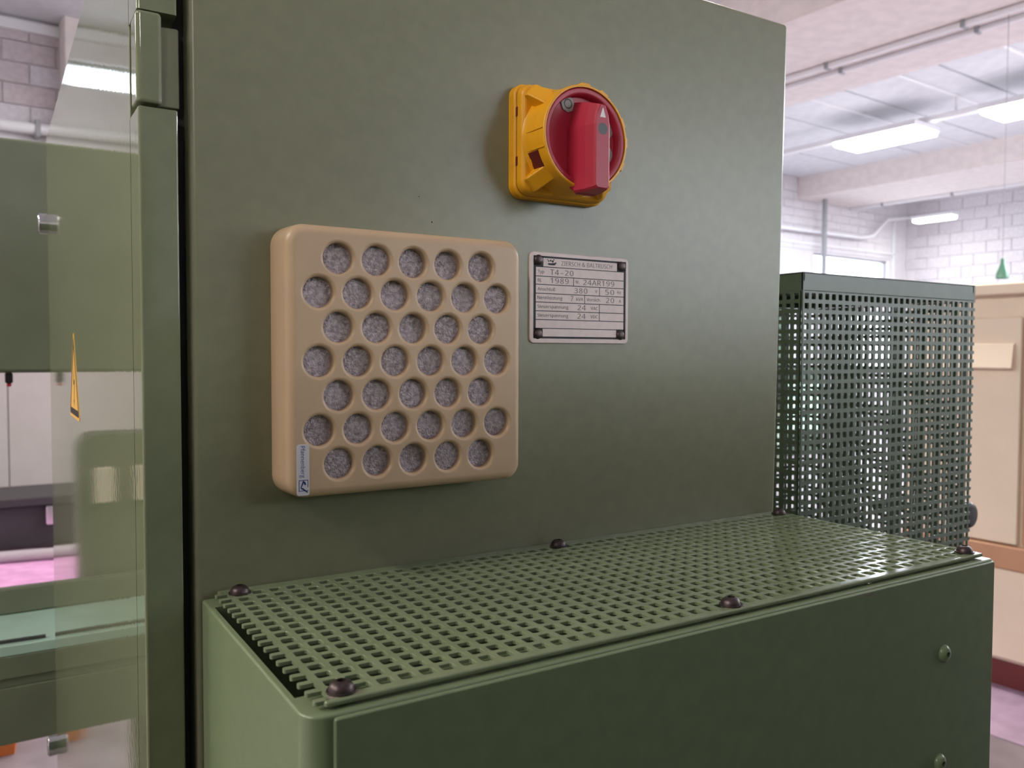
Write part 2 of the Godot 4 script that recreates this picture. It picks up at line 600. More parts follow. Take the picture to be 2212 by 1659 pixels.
	tag(front, "unseen wide window behind the camera, placed to light the upper door", "window", "", "structure")
	var rails := [[3500, 500, 7080, 9500, 550, 7140], [3500, 2450, 7080, 9500, 2500, 7140]]
	for k in 4:
		rails.append([3500 + k * 1983.0, 500, 7080, 3550 + k * 1983.0, 2500, 7140])
	obj("window_frame", boxes(rails), M.steel_grey, front)
	for k in 3:
		obj("pane", boxes([[3550 + k * 1983.0, 550, 7108, 5483 + k * 1983.0, 2450, 7112]]), M.window_glass, front)
	var side := Node3D.new()  # window out of view, placed for the sheen on the door
	side.name = "window_4"
	add_child(side)
	side.transform = hall
	tag(side, "unseen wide side window, placed to light the cabinet door from the right", "window", "", "structure")
	var bars := []
	for k in 5:
		bars.append([15000, 300, 2000.0 + k * 1137.5, 15060, 2500, 2050.0 + k * 1137.5])
	bars.append([15000, 300, 2000, 15060, 350, 6600])
	bars.append([15000, 2450, 2000, 15060, 2500, 6600])
	obj("window_frame", boxes(bars), M.steel_grey, side)
	for k in 4:
		obj("pane", boxes([[15028, 350, 2050.0 + k * 1137.5, 15032, 2450, 3137.5 + k * 1137.5]]), M.window_glass, side)

# ------------------------------------------------------------------ the green cabinet
func cabinet() -> void:
	var o := thing("electrical_cabinet", "tall olive green steel cabinet with a glossy left side and hinged door", "cabinet")
	obj("body", boxes([[-31, FLOOR, -645, 384, 340, -24]], 0.4), M.gloss_paint, o)
	# the folded front frame left of the door, open where the hinge sits
	for y in [[FLOOR, 218.8], [260.5, 340.0]]:
		var s := MB.new()
		s.sweep(corners([[-31, 0, 1.3], [-14.6, 0, 0.9], [-14.6, 26, 0.6], [-31, 26, 0.6]], 5), [[0, 0, 0], [0, y[1] - y[0] - 0.5, 0], [0.5, y[1] - y[0], 90]])
		var n := obj("frame_strip", s, M.gloss_paint, o)
		stand(n, y[0])
	var d := MB.new()
	d.sweep(corners([[361.8, FLOOR + 60, 3.4], [388.2, 340, 3.4], [-10.0, 340, 3.4], [-10.0, FLOOR + 60, 3.4]], 4), [[0, -22, 0], [0, -3.2, 0], [0.25, -2, 22], [0.95, -0.94, 45], [2.0, -0.24, 68], [3.2, 0, 90]])
	obj("door", d, M.paint, o)
	obj("door_seal", boxes([[-14.4, FLOOR + 40, -24, -10.1, 339, -12]]), M.rubber, o)
	var h := Node3D.new()
	h.name = "hinge"
	o.add_child(h)
	var k := MB.new()
	k.sweep(corners([[-31.8, -2.2, 2.4], [-21.2, -2.2, 2.0], [-21.2, 14, 1.6], [-31.8, 14, 1.6]], 6), [[1.2, 0, -60], [0.3, 0.4, -25], [0, 1.4, 0], [0, 37.6, 0], [0.4, 38.8, 40], [1.5, 39.4, 90]])
	stand(obj("knuckle", k, M.gloss_paint, h), 220.2)
	obj("leaf", boxes([[-22, 220.6, -14, -12.8, 256.5, -5]], 0.8), M.paint, h)
	# chrome latches of the rear panel, at the far left edge
	for y in [247.0, -322.0]:
		var l := MB.new()
		l.lathe(0, 0, [[0, 0, -90], [6, 0, 0], [6.5, 4, 0], [6.5, 15, 0], [5, 18, 45], [0, 19, 90]], 16)
		var n := obj("chrome_latch", l, M.chrome, o, "chrome latch on the cabinet's rear edge")
		n.position = Vector3(-31, y, -632) * MM
		n.rotation = Vector3(0, -PI / 2, 0)
		n.scale = Vector3(1.0, 1.7, 0.55)
	# triangular warning sticker on the glossy side
	var st := Node3D.new()
	st.name = "warning_sticker"
	o.add_child(st)
	st.position = Vector3(-31, 58, -344) * MM
	st.rotation.y = -PI / 2
	var t := MB.new()
	t.sweep(corners([[-44, 0, 3], [44, 0, 3], [0, 70, 3]], 4), [[0, 0, 0], [0, 0.2, 0], [0.1, 0.25, 90]])
	obj("yellow_field", t, M.sticker_yellow, st)
	var br := MB.new()
	var a: Array = corners([[-40, 2.4, 2], [40, 2.4, 2], [0, 66, 2]], 3)
	var hole := PackedVector2Array([Vector2(-31, 7.5), Vector2(31, 7.5), Vector2(0, 56)])
	br.plate_less(a[0], hole, 0.3, 1.0)
	obj("black_border", br, M.black_print, st)
	var bo := MB.new()
	bo.flat(PackedVector2Array([Vector2(3, 44), Vector2(-6, 26), Vector2(1, 27), Vector2(-2, 14), Vector2(-4.5, 14.5), Vector2(0.5, 9), Vector2(3.5, 15.5), Vector2(1.2, 15), Vector2(7, 31), Vector2(0, 30)]), 0.3, 1.0)
	obj("lightning_bolt", bo, M.black_print, st)
	# two paint specks on the door
	for p in [[104.1, 192.5, 0.35], [111.6, 179.9, 0.45]]:
		var c := MB.new()
		c.lathe(0, 0, [[p[2], 0, 0], [p[2] * 0.7, 0.15, 45], [0, 0.2, 90]], 10)
		obj("dirt_speck", c, M.black_print, o).position = Vector3(p[0], p[1], 0) * MM

func stand(n: Node3D, y: float) -> void:   # turns a sweep drawn as (x, -z) upright
	n.transform = Transform3D(Basis(Vector3.RIGHT, -PI / 2), Vector3(0, y, 0) * MM)

# ------------------------------------------------------------------ the perforated box in front of the door
func bolt(parent: Node3D, x: float, z: float, y := 0.0) -> void:
	var b := MB.new()
	b.lathe(0, 0, [[0.01, 0, -90], [5.0, 0, 0], [5.0, 0.5, 0], [4.9, 0.6, 90], [4.3, 0.6, 90], [4.3, 0.6, 10], [4.15, 1.5, 20], [3.75, 2.4, 36], [3.1, 3.1, 55], [2.2, 3.55, 72], [1.6, 3.7, 88]], 28)
	b.lathe(0, 0, [[1.6, 3.7, 180], [1.6, 1.4, 180], [1.55, 1.4, 90], [0, 1.5, 90]], 6)
	var n := obj("bolt", b, M.bolt_metal, parent, "dark button head bolt")
	n.transform = Transform3D(Basis(Vector3.RIGHT, -PI / 2), Vector3(x, y, z) * MM)

func trough() -> void:
	var o := thing("cable_box", "low olive green steel box with a perforated cover in front of the door", "box")
	var plan: Array = corners([[-7, -149.6, 8], [385.6, -149.6, 1.5], [385.6, -0.6, 1.2], [-7, -0.6, 1.5]], 8)   # (x, -z)
	var b := MB.new()
	b.sweep(plan, [[0, FLOOR, 0], [0, -4.2, 0], [0.15, -3.6, 30], [0.5, -3.2, 60], [1.0, -3.0, 90]], true, false)
	var open := PackedVector2Array([Vector2(-4.6, -131), Vector2(372, -131), Vector2(372, -16), Vector2(-4.6, -16)])
	var top := PackedVector2Array()
	for i in plan[0].size():
		top.append(plan[0][i] - plan[1][i] * 1.0)
	b.plate_less(top, open, -3.0, 1.0)
	var body := obj("body", b, M.box_paint, o)
	body.transform = Transform3D(Basis(Vector3.RIGHT, -PI / 2), Vector3.ZERO)
	var inn := MB.new()
	for i in 4:
		var p := open[i]
		var q := open[(i + 1) % 4]
		var nn := Vector2(p.y - q.y, q.x - p.x).normalized()
		inn.quad(Vector3(p.x, p.y, -3.0), Vector3(q.x, q.y, -3.0), Vector3(q.x, q.y, -820), Vector3(p.x, p.y, -820), Vector3(nn.x, nn.y, 0))
	inn.quad(Vector3(-4.6, -131, -820), Vector3(372, -131, -820), Vector3(372, -16, -820), Vector3(-4.6, -16, -820), Vector3(0, 0, 1))
	var well := obj("inner_well", inn, M.cover_paint, o)
	well.transform = body.transform
	# front plate, a thin groove below the rim
	var f := MB.new()
	f.sweep(corners([[385.4, FLOOR + 5, 1.0], [385.4, -4.1, 1.0], [2, -4.1, 1.0], [2, FLOOR + 5, 1.0]], 3), [[0, 149.5, 0], [0, 150.2, 0], [0.2, 150.7, 35], [0.9, 151.0, 90]])
	obj("front_plate", f, M.box_paint, o)
	for p in [[337, -47], [335, -105]]:
		var s := MB.new()
		s.lathe(0, 0, [[4.6, 0, 0], [4.6, 0.4, 0], [4.2, 1.4, 30], [3.2, 2.3, 60], [1.4, 2.7, 90]], 20)
		s.lathe(0, 0, [[1.4, 2.7, 180], [1.4, 1.2, 180], [0, 1.2, 90]], 6)
		obj("screw", s, M.box_paint, o, "green painted screw").position = Vector3(p[0], p[1], 151.0) * MM
	# a chip in the paint on the front plate's top edge
	var ch := MB.new()
	ch.flat(PackedVector2Array([Vector2(268, -4.9), Vector2(276, -4.9), Vector2(273.5, -7.0), Vector2(270.5, -6.4), Vector2(267, -5.8)]), 151.05, 1.0)
	obj("paint_chip", ch, M.chipped_primer, o)
	# the cover: straight rows of square holes, the left row cut open so that its bars end as teeth
	var c := Node3D.new()
	c.name = "perforated_cover"
	o.add_child(c)
	var s := MB.new()
	# drawn in (x, -z), top at 0
	s.perforated(8, -139.5, 47, 17, 8, 8, 5.2, 1.5, 0.36)
	s.box(Vector3(2.5, -143.5, -1.1), Vector3(4.0, -7.5, 0.0))
	for k in 18:
		var z := -143.5 + 8.0 * k
		s.sweep(corners([[2.52, z - 1.4, 0.12], [2.52, z + 1.4, 0.12], [-2.6, z + 1.4, 1.0], [-2.6, z - 1.4, 1.0]], 4), [[0.1, -1.5, -60], [0, -1.4, 0], [0, -0.12, 0], [0.1, 0, 90]])
	# margins with rolled edges
	s.sweep(corners([[0.5, -146.8, 1.2], [381, -146.8, 1.2], [381, -142.5, 0.95], [0.5, -142.5, 0.95]], 4), [[0.4, -1.9, -45], [0, -1.5, 0], [0, -0.9, 0], [0.12, -0.45, 30], [0.45, -0.12, 60], [0.9, 0, 90]])
	s.box(Vector3(0, -7.5, -1.9), Vector3(381, -0.8, 0.0), 0.3)
	s.box(Vector3(380, -143.5, -1.9), Vector3(381, -7.5, 0.0))
	var sheet := obj("sheet", s, M.cover_paint, c)
	sheet.transform = Transform3D(Basis(Vector3.RIGHT, -PI / 2), Vector3.ZERO)
	for p in [[8, 9.5], [188, 9.0], [374, 10], [8, 140.6], [188, 141], [374, 140]]:
		bolt(c, p[0], p[1], 0.05)
	# bare metal round the two front bolts where the paint has cracked
	for e in [[8.5, 146.0, 6.5], [189, 146.5, 5.0]]:
		var w := MB.new()
		var pts := PackedVector2Array()
		for i in 14:
			var t := TAU * i / 14
			pts.append(Vector2(e[0] + cos(t) * e[2] * rng.randf_range(0.8, 1.15), -e[1] + 2.2 + sin(t) * 1.7 * rng.randf_range(0.6, 1.1)))
		w.flat(pts, 0.05, 1.0)
		var n := obj("worn_paint", w, M.chipped_primer, c)
		n.transform = Transform3D(Basis(Vector3.RIGHT, -PI / 2), Vector3.ZERO)

# ------------------------------------------------------------------ the filter vent
func vent() -> void:
	var o := thing("ventilation_grille", "square beige plastic vent with rows of round holes on the green door", "vent", Vector3(90.2, 106.8, 0))
	var W := 127.0
	var out: Array = rounded(W, W, 9.0, 10)
	var b := MB.new()
	var prof := [[-0.6, 0, 0], [-0.6, 3, 0], [-0.3, 10, 0], [0, 18.2, 4]]
	for k in range(1, 9):
		var t := 90.0 * k / 8
		prof.append([4.5 * (1 - cos(deg_to_rad(t))), 18.2 + 4.5 * sin(deg_to_rad(t)), maxf(t, 4)])
	b.sweep(out, prof, false, false)
	var zf := 22.7
	var face := PackedVector2Array()
	for i in out[0].size():
		face.append(out[0][i] - out[1][i] * 4.5)
	var p := 19.276
	var q := 16.123
	# every hole has a hexagonal cell; the rest of the face is what the cells leave over
	var hx := p / 2.0
	var ya := (q * q + hx * hx) / (2.0 * q)      # height of the cell's top corner
	var yb := (q * q - hx * hx) / (2.0 * q)
	var hexa := PackedVector2Array([Vector2(hx, -yb), Vector2(hx, yb), Vector2(0, ya), Vector2(-hx, yb), Vector2(-hx, -yb), Vector2(0, -ya)])
	var spots: Array[Vector2] = []
	for j in range(-3, 4):
		var five := absi(j) % 2 == 1
		for i in (5 if five else 6):
			spots.append(Vector2((i - (2.0 if five else 2.5)) * p, j * q))
	var rest: Array = []
	for s in [-1.0, 1.0]:
		rest.append_array(Geometry2D.intersect_polygons(face, PackedVector2Array([Vector2(0, -100), Vector2(100 * s, -100), Vector2(100 * s, 100), Vector2(0, 100)])))
	for s in spots:
		var cell := PackedVector2Array()
		for v in hexa:
			cell.append(s + v)
		var next := []
		for r in rest:
			next.append_array(Geometry2D.clip_polygons(r, cell))
		rest = next
	for r in rest:
		if r.size() > 2:
			b.flat(r, zf, 1.0)
	var angles: Array[float] = []
	for i in 48:
		angles.append(TAU * (i + 0.5) / 48.0)
	for v in hexa:
		angles.append(fposmod(v.angle(), TAU))
	angles.sort()
	for s in spots:
		for i in angles.size():
			var t0 := angles[i]
			var t1 := angles[(i + 1) % angles.size()]
			var d0 := Vector2(cos(t0), sin(t0))
			var d1 := Vector2(cos(t1), sin(t1))
			var e0 := hex_edge(hexa, d0)
			var e1 := hex_edge(hexa, d1)
			var ro := 8.95
			b.quad(v3(s + d0 * e0, zf), v3(s + d1 * e1, zf), v3(s + d1 * ro, zf), v3(s + d0 * ro, zf), Vector3(0, 0, 1))
			var prev_r := ro
			var prev_z := zf
			var prev_t := 90.0
			for k in range(1, 7):
				var t := 90.0 * k / 6
				var r := 8.95 - 1.75 * sin(deg_to_rad(t))
				var z := zf - 1.75 * (1 - cos(deg_to_rad(t)))
				var tt := 90.0 - t
				var a0 := deg_to_rad(prev_t)
				var a1 := deg_to_rad(tt)
				b.quads(v3(s + d0 * prev_r, prev_z), v3(s + d1 * prev_r, prev_z), v3(s + d1 * r, z), v3(s + d0 * r, z), v3(-d0 * cos(a0), sin(a0)), v3(-d1 * cos(a0), sin(a0)), v3(-d1 * cos(a1), sin(a1)), v3(-d0 * cos(a1), sin(a1)))
				prev_r = r
				prev_z = z
				prev_t = tt
			b.quads(v3(s + d0 * 7.2, prev_z), v3(s + d1 * 7.2, prev_z), v3(s + d1 * 7.2, 17.5), v3(s + d0 * 7.2, 17.5), v3(-d0, 0), v3(-d1, 0), v3(-d1, 0), v3(-d0, 0))
	obj("housing", b, M.beige_plastic, o)
	# the felt behind the holes bulges into some of them
	var f := MB.new()
	var nz := FastNoiseLite.new()
	nz.seed = 12
	nz.frequency = 0.035
	var step := 2.0
	var g := func(x: float, y: float) -> Vector3: return Vector3(x, y, 18.4 + nz.get_noise_2d(x, y) * 2.6)
	for iy in 56:
		for ix in 58:
			var x := -58.0 + ix * step
			var y := -56.0 + iy * step
			var ns := []
			for c in [Vector2(0, 0), Vector2(1, 0), Vector2(1, 1), Vector2(0, 1)]:
				var xx: float = x + c.x * step
				var yy: float = y + c.y * step
				ns.append((g.call(xx + 0.5, yy) - g.call(xx - 0.5, yy)).cross(g.call(xx, yy + 0.5) - g.call(xx, yy - 0.5)).normalized())
			f.quads(g.call(x, y), g.call(x + step, y), g.call(x + step, y + step), g.call(x, y + step), ns[0], ns[1], ns[2], ns[3])
	obj("filter_mat", f, M.filter_felt, o, "grey fibre filter mat behind the holes")
	# maker's sticker, read from top to bottom
	var s := MB.new()
	s.sweep(rounded(5.9, 23.8, 1.1, 5, -56.3, -50.1), [[0, zf - 0.1, 0], [0, zf + 0.15, 0], [0.1, zf + 0.2, 90]], false)
	var st := obj("sticker", s, M.sticker_white, o, "white maker's sticker")
	lettering(st, "Pfannenberg", -39.0, -53.6, -57.4, 1.9, zf + 0.21, M.blue_print, false, false, -PI / 2)
	var lg := MB.new()
	for e in [[-58.4, -59.9, -53.9, -59.6], [-58.4, -55.0, -53.9, -54.7], [-58.4, -59.9, -58.1, -54.7], [-54.2, -58.2, -53.9, -54.7]]:
		lg.box(Vector3(e[0], e[1], zf + 0.2), Vector3(e[2], e[3], zf + 0.24))
	lg.flat(PackedVector2Array([Vector2(-56.4, -54.9), Vector2(-55.2, -55.8), Vector2(-54.9, -57.0), Vector2(-55.7, -57.1), Vector2(-56.1, -56.2), Vector2(-57.3, -58.6), Vector2(-57.6, -58.2)]), zf + 0.24, 1.0)
	lg.flat(PackedVector2Array([Vector2(-57.6, -58.4), Vector2(-57.1, -58.9), Vector2(-54.2, -60.9), Vector2(-54.1, -60.3), Vector2(-56.6, -58.3)]), zf + 0.24, 1.0)
	obj("logo", lg, M.blue_print, st)

func v3(a: Vector2, z: float) -> Vector3:
	return Vector3(a.x, a.y, z)

func hex_edge(h: PackedVector2Array, d: Vector2) -> float:
	for i in h.size():
		var a := h[i]
		var e := h[(i + 1) % h.size()] - a
		var den := d.cross(e)
		if absf(den) < 1e-6:
			continue
		var t := a.cross(e) / den
		var u := a.cross(d) / den
		if t > 0 and u >= -1e-4 and u <= 1.0001:
			return t
	return 9.6

# ------------------------------------------------------------------ the main switch
func main_switch() -> void:
	var o := thing("rotary_switch", "yellow main switch with a red rotary handle on the green door", "switch", Vector3(190, 228.3, 0))
	var b := MB.new()
	b.sweep(rounded(62.4, 62.4, 7, 8), [[0.4, 0, 0], [0, 0.6, 0], [0, 5.0, 0], [0.3, 5.9, 35], [1.0, 6.4, 70], [2.0, 6.5, 90]])
	obj("base_plate", b, M.yellow_plastic, o)
	# the cover above a thin dark joint, with four corner lugs and a round collar
	var c := Node3D.new()
	c.name = "cover"
	o.add_child(c)
	var jt := MB.new()
	jt.sweep(rounded(59.6, 59.6, 6.6, 8), [[0, 6.3, 0], [0, 7.2, 0]])
	obj("joint", jt, M.black_print, c)
	var u := MB.new()
	u.sweep(rounded(60.4, 60.4, 7, 8), [[0.3, 7.0, 0], [0, 7.6, 0], [0.4, 10.5, 10], [1.0, 12.0, 40], [2.2, 12.8, 75], [3.2, 13.0, 90]])
	obj("skirt", u, M.yellow_plastic, c)
	var k := MB.new()
	k.lathe(0, 0, [[30.2, 12.5, 30], [28.9, 14.5, 12], [28.6, 18, 2], [28.4, 30.0, 0], [28.2, 30.6, 40], [27.7, 30.9, 90], [26.9, 30.9, 90], [26.9, 30.9, 180], [26.9, 20.0, 180]], 72)
	obj("collar", k, M.yellow_plastic, c)
	for i in 4:
		var l := MB.new()
		var a := PI / 4 + i * PI / 2
		# a wedge that climbs from the corner to the collar, drawn along +x
		l.sweep(corners([[25, 12, 0.9], [37.2, 12, 1.5], [36.6, 16.0, 2.5], [28.5, 24.5, 2.5], [25, 24.5, 0.9]], 4), [[0.8, -4.6, -60], [0, -3.8, 0], [0, 3.8, 0], [0.8, 4.6, 60]])
		var n := obj("corner_lug", l, M.yellow_plastic, c)
		n.transform = Transform3D(Basis(Vector3(0, 0, 1), a) * Basis(Vector3(1, 0, 0), Vector3(0, 0, 1), Vector3(0, -1, 0)), Vector3.ZERO)
	for deg in [90.0, 64.0, 24.0, 2.0, -26.0]:
		var l := MB.new()
		l.box(Vector3(27.6, -3.0, 22), Vector3(29.5, 3.0, 30.4), 0.6)
		obj("grip_rib", l, M.yellow_plastic, c).rotation.z = deg_to_rad(deg)
	for e in [[-12.0, 3.0], [15.0, 3.0]]:
		obj("slot", boxes([[-30.3, e[0] - 2.5, 6.3, -29.0, e[0] + 2.5, 8.2]]), M.dark_red_plastic, c, "dark slot in the left edge")
	var w := MB.new()
	w.box(Vector3(26.0, -4.6, 14.8), Vector3(28.8, 4.6, 24.0), 0.1)
	obj("window", w, M.dark_red_plastic, c, "dark red window in the collar's side").rotation.z = deg_to_rad(207)
	for e in [[176.0, 9.5], [196.0, 2.0]]:
		var l := MB.new()
		l.box(Vector3(28.0, -0.5, 13), Vector3(29.0, 0.5, 30.0), 0.3)
		obj("collar_rib", l, M.yellow_plastic, c).rotation.z = deg_to_rad(e[0])
	# the red dial, a dish with a raised rim
	var d := Node3D.new()
	d.name = "dial"
	o.add_child(d)
	var r := MB.new()
	r.lathe(0, 0, [[26.8, 20, 0], [26.8, 29.6, 0], [26.5, 30.2, 50], [26.0, 30.4, 90], [24.4, 30.0, 100], [23.8, 29.4, 130], [22.9, 25.3, 165], [22.5, 25.0, 100], [0, 25.0, 90]], 64)
	obj("dish", r, M.red_plastic, d)
	var z0 := 25.05
	for e in [[-8.9, 18.0, 4.6], [17.3, 7.6, 5.0], [17.2, -6.0, 5.0]]:
		var t := MB.new()
		t.sweep(circle(e[2], 8, e[0], e[1]) if e[2] < 4.9 else circle(e[2], 24, e[0], e[1]), [[0, z0 - 0.1, 0], [0, z0 + 0.5, 0], [0.1, z0 + 0.6, 90]], false)
		obj("label_plate", t, M.grey_label, d, "grey inset label on the dial")
	var zero := MB.new()
	var ring: Array = circle(2.6, 32, -8.9, 18.0)
	zero.plate_less(ring[0], circle(2.15, 32, -8.9, 18.0)[0], z0 + 0.66, 1.0)
	obj("printed_zero", zero, M.black_print, d)
	# the handle: a tall wedge with a flat face that ends in a point at the top and hangs over the collar below
	var h := Node3D.new()
	h.name = "handle"
	o.add_child(h)
	var hb := MB.new()
	var zs := [21.0, 30.5, 38.0, 43.6, 44.7, 45.0]
	var hw := [9.6, 8.2, 6.6, 5.1, 4.7, 4.2]         # half width
	var topy := [20.0, 18.5, 16.6, 14.8, 14.3, 13.8]
	var tipw := [5.0, 4.0, 3.0, 2.1, 1.8, 1.4]
	var bot := [-24.0, -30.6, -30.6, -30.0, -29.7, -29.2]
	var rings := []
	for i in zs.size():
		rings.append([Vector3(hw[i], bot[i] + 1.2, zs[i]), Vector3(hw[i] + 0.0, -8, zs[i]), Vector3(hw[i], 4.0, zs[i]), Vector3(hw[i] * 0.82, 9.5, zs[i]), Vector3(tipw[i], topy[i], zs[i]), Vector3(-tipw[i], topy[i], zs[i]), Vector3(-hw[i] * 0.82, 9.5, zs[i]), Vector3(-hw[i], 4.0, zs[i]), Vector3(-hw[i], -8, zs[i]), Vector3(-hw[i], bot[i] + 1.2, zs[i]), Vector3(-hw[i] + 1.2, bot[i], zs[i]), Vector3(hw[i] - 1.2, bot[i], zs[i])])
	for i in zs.size() - 1:
		for j in 12:
			var k2 := (j + 1) % 12
			var p0: Vector3 = rings[i][j]
			var p1: Vector3 = rings[i][k2]
			var p2: Vector3 = rings[i + 1][k2]
			var p3: Vector3 = rings[i + 1][j]
			var nn := (p1 - p0).cross(p3 - p0).normalized()
			var mid := (p0 + p1 + p2 + p3) / 4.0
			if nn.dot(Vector3(mid.x, mid.y + 4.0, 0.2)) < 0:
				nn = -nn
			hb.quad(p0, p1, p2, p3, nn)
	var fp := PackedVector2Array()
	for p in rings[-1]:
		fp.append(Vector2(p.x, p.y))
	hb.flat(fp, 45.0, 1.0)
	obj("grip", hb, M.red_plastic, h)
	# foot of the handle over the collar
	obj("stop", boxes([[-7.6, -31.2, 28.0, 6.5, -25.5, 33.0]], 1.5), M.red_plastic, h)
	var kh := MB.new()
	kh.lathe(0, 0, [[3.1, 45.03, 90], [0, 45.03, 90]], 28)
	obj("lock_hole", kh, M.black_plastic, h, "round dark hole in the handle's face").position = Vector3(0, 1.6, 0) * MM
	var ar := MB.new()
	ar.flat(PackedVector2Array([Vector2(-1.9, 7.6), Vector2(1.9, 7.6), Vector2(0.2, 12.6), Vector2(-0.2, 12.6)]), 45.04, 1.0)
	obj("white_arrow", ar, M.white_print, h, "white pointer triangle")

# ------------------------------------------------------------------ the name plate
func name_plate() -> void:
	var o := thing("name_plate", "pale metal name plate with printed and stamped lines, right of the vent", "name plate", Vector3(209.4, 142.5, 0))
	var b := MB.new()
	b.sweep(rounded(72.4, 52.2, 3.2, 6, -0.5, 0.1), [[0, 0, 0], [0, 0.7, 0], [0.2, 0.95, 40], [0.6, 1.0, 90]])
	obj("plate", b, M.plate_metal, o)
	var z := 1.0
	var f := MB.new()
	var bar := func(x0: float, y0: float, x1: float, y1: float) -> void: f.box(Vector3(x0, y0, z), Vector3(x1, y1, z + 0.06))
	bar.call(-33.9, 22.9, 33.6, 24.0)
	bar.call(-33.9, -23.2, 33.6, -22.0)
	bar.call(-34.0, -23.2, -32.4, 24.0)
	bar.call(32.0, -23.2, 33.6, 24.0)
	for s in [[-34.0, 17.8, -27.3, 24.0], [26.7, 17.8, 33.6, 24.0], [-34.0, -23.2, -27.6, -17.3], [26.4, -23.2, 33.6, -17.3]]:
		bar.call(s[0], s[1], s[2], s[3])
	for y in [17.8, 12.4, 7.7, 2.6, -2.4, -7.4, -12.4, -17.4]:
		bar.call(-33, y - 0.22, 33, y + 0.22)
	for d in [[-5.8, 7.7, 12.4], [13.4, 2.6, 7.7], [2.4, -2.4, 2.6], [13.4, -12.4, -2.4]]:
		bar.call(d[0] - 0.2, d[1], d[0] + 0.2, d[2])
	obj("printed_frame", f, M.black_print, o)
	z = 1.02
	var K: Material = M.black_print
	lettering(o, "ZIERSCH & BALTRUSCH", -14.7, 22.9, 19.2, 2.5, z, M.grey_print)
	for t in [["Typ", -31.1, -26.7, 14.1], ["Bj.", -31.1, -28.2, 9.2], ["Anschluß", -31.2, -18.9, 4.2], ["Nennleistung", -31.2, -13.9, -0.7], ["Steuerspannung", -31.2, -9.6, -5.8], ["Steuerspannung", -31.2, -9.6, -10.8], ["Nr.", -4.2, -1.4, 9.3], ["V", 10.2, 11.8, 4.3], ["Hz", 27.0, 29.9, 4.4], ["kVA", -3.7, 1.3, -0.8], ["Vorsich.", 3.9, 14.4, -0.8], ["A", 28.3, 30.0, -0.9], ["VAC", 6.9, 12.3, -5.8], ["VDC", 6.7, 12.2, -10.8]]:
		lettering(o, t[0], t[1], t[2], t[3], 1.8, z, K)
	for t in [["T4-20", -22.6, -6.0, 13.5], ["1989", -22.3, -9.4, 8.7], ["24AR199", 1.2, 24.6, 8.7], ["380", -5.3, 4.3, 3.6], ["50", 17.8, 24.6, 3.6], ["7", -7.9, -6.0, -1.2], ["20", 18.4, 24.6, -1.3], ["24", -2.8, 3.4, -6.3], ["24", -2.9, 3.2, -11.3]]:
		lettering(o, t[0], t[1], t[2], t[3], 3.0, z, M.grey_print, true)
	var lg := MB.new()
	lg.flat(PackedVector2Array([Vector2(-24.6, 19.6), Vector2(-23.2, 19.0), Vector2(-19.6, 19.0), Vector2(-18.4, 19.9), Vector2(-18.3, 21.0), Vector2(-19.4, 20.4), Vector2(-22.0, 20.1), Vector2(-23.6, 20.1)]), z + 0.05, 1.0)
	for e in [[-23.6, 21.3, 0.5], [-22.2, 21.6, 0.6], [-20.8, 21.2, 0.7], [-20.0, 22.2, 0.4], [-24.4, 22.0, 0.35]]:
		lg.flat(circle(e[2], 10, e[0], e[1])[0], z + 0.05, 1.0)
	obj("logo", lg, K, o)
	for p in [[-30.6, 21.6], [30.0, 21.2], [-31.0, -20.6], [29.6, -20.6]]:
		var r := MB.new()
		r.lathe(0, 0, [[3.0, 0, 0], [2.9, 0.4, 20], [2.4, 0.9, 55], [1.4, 1.2, 78], [0, 1.3, 90]], 20)
		obj("rivet", r, M.bolt_metal, o, "dark rivet").position = Vector3(p[0], p[1], 1.0) * MM

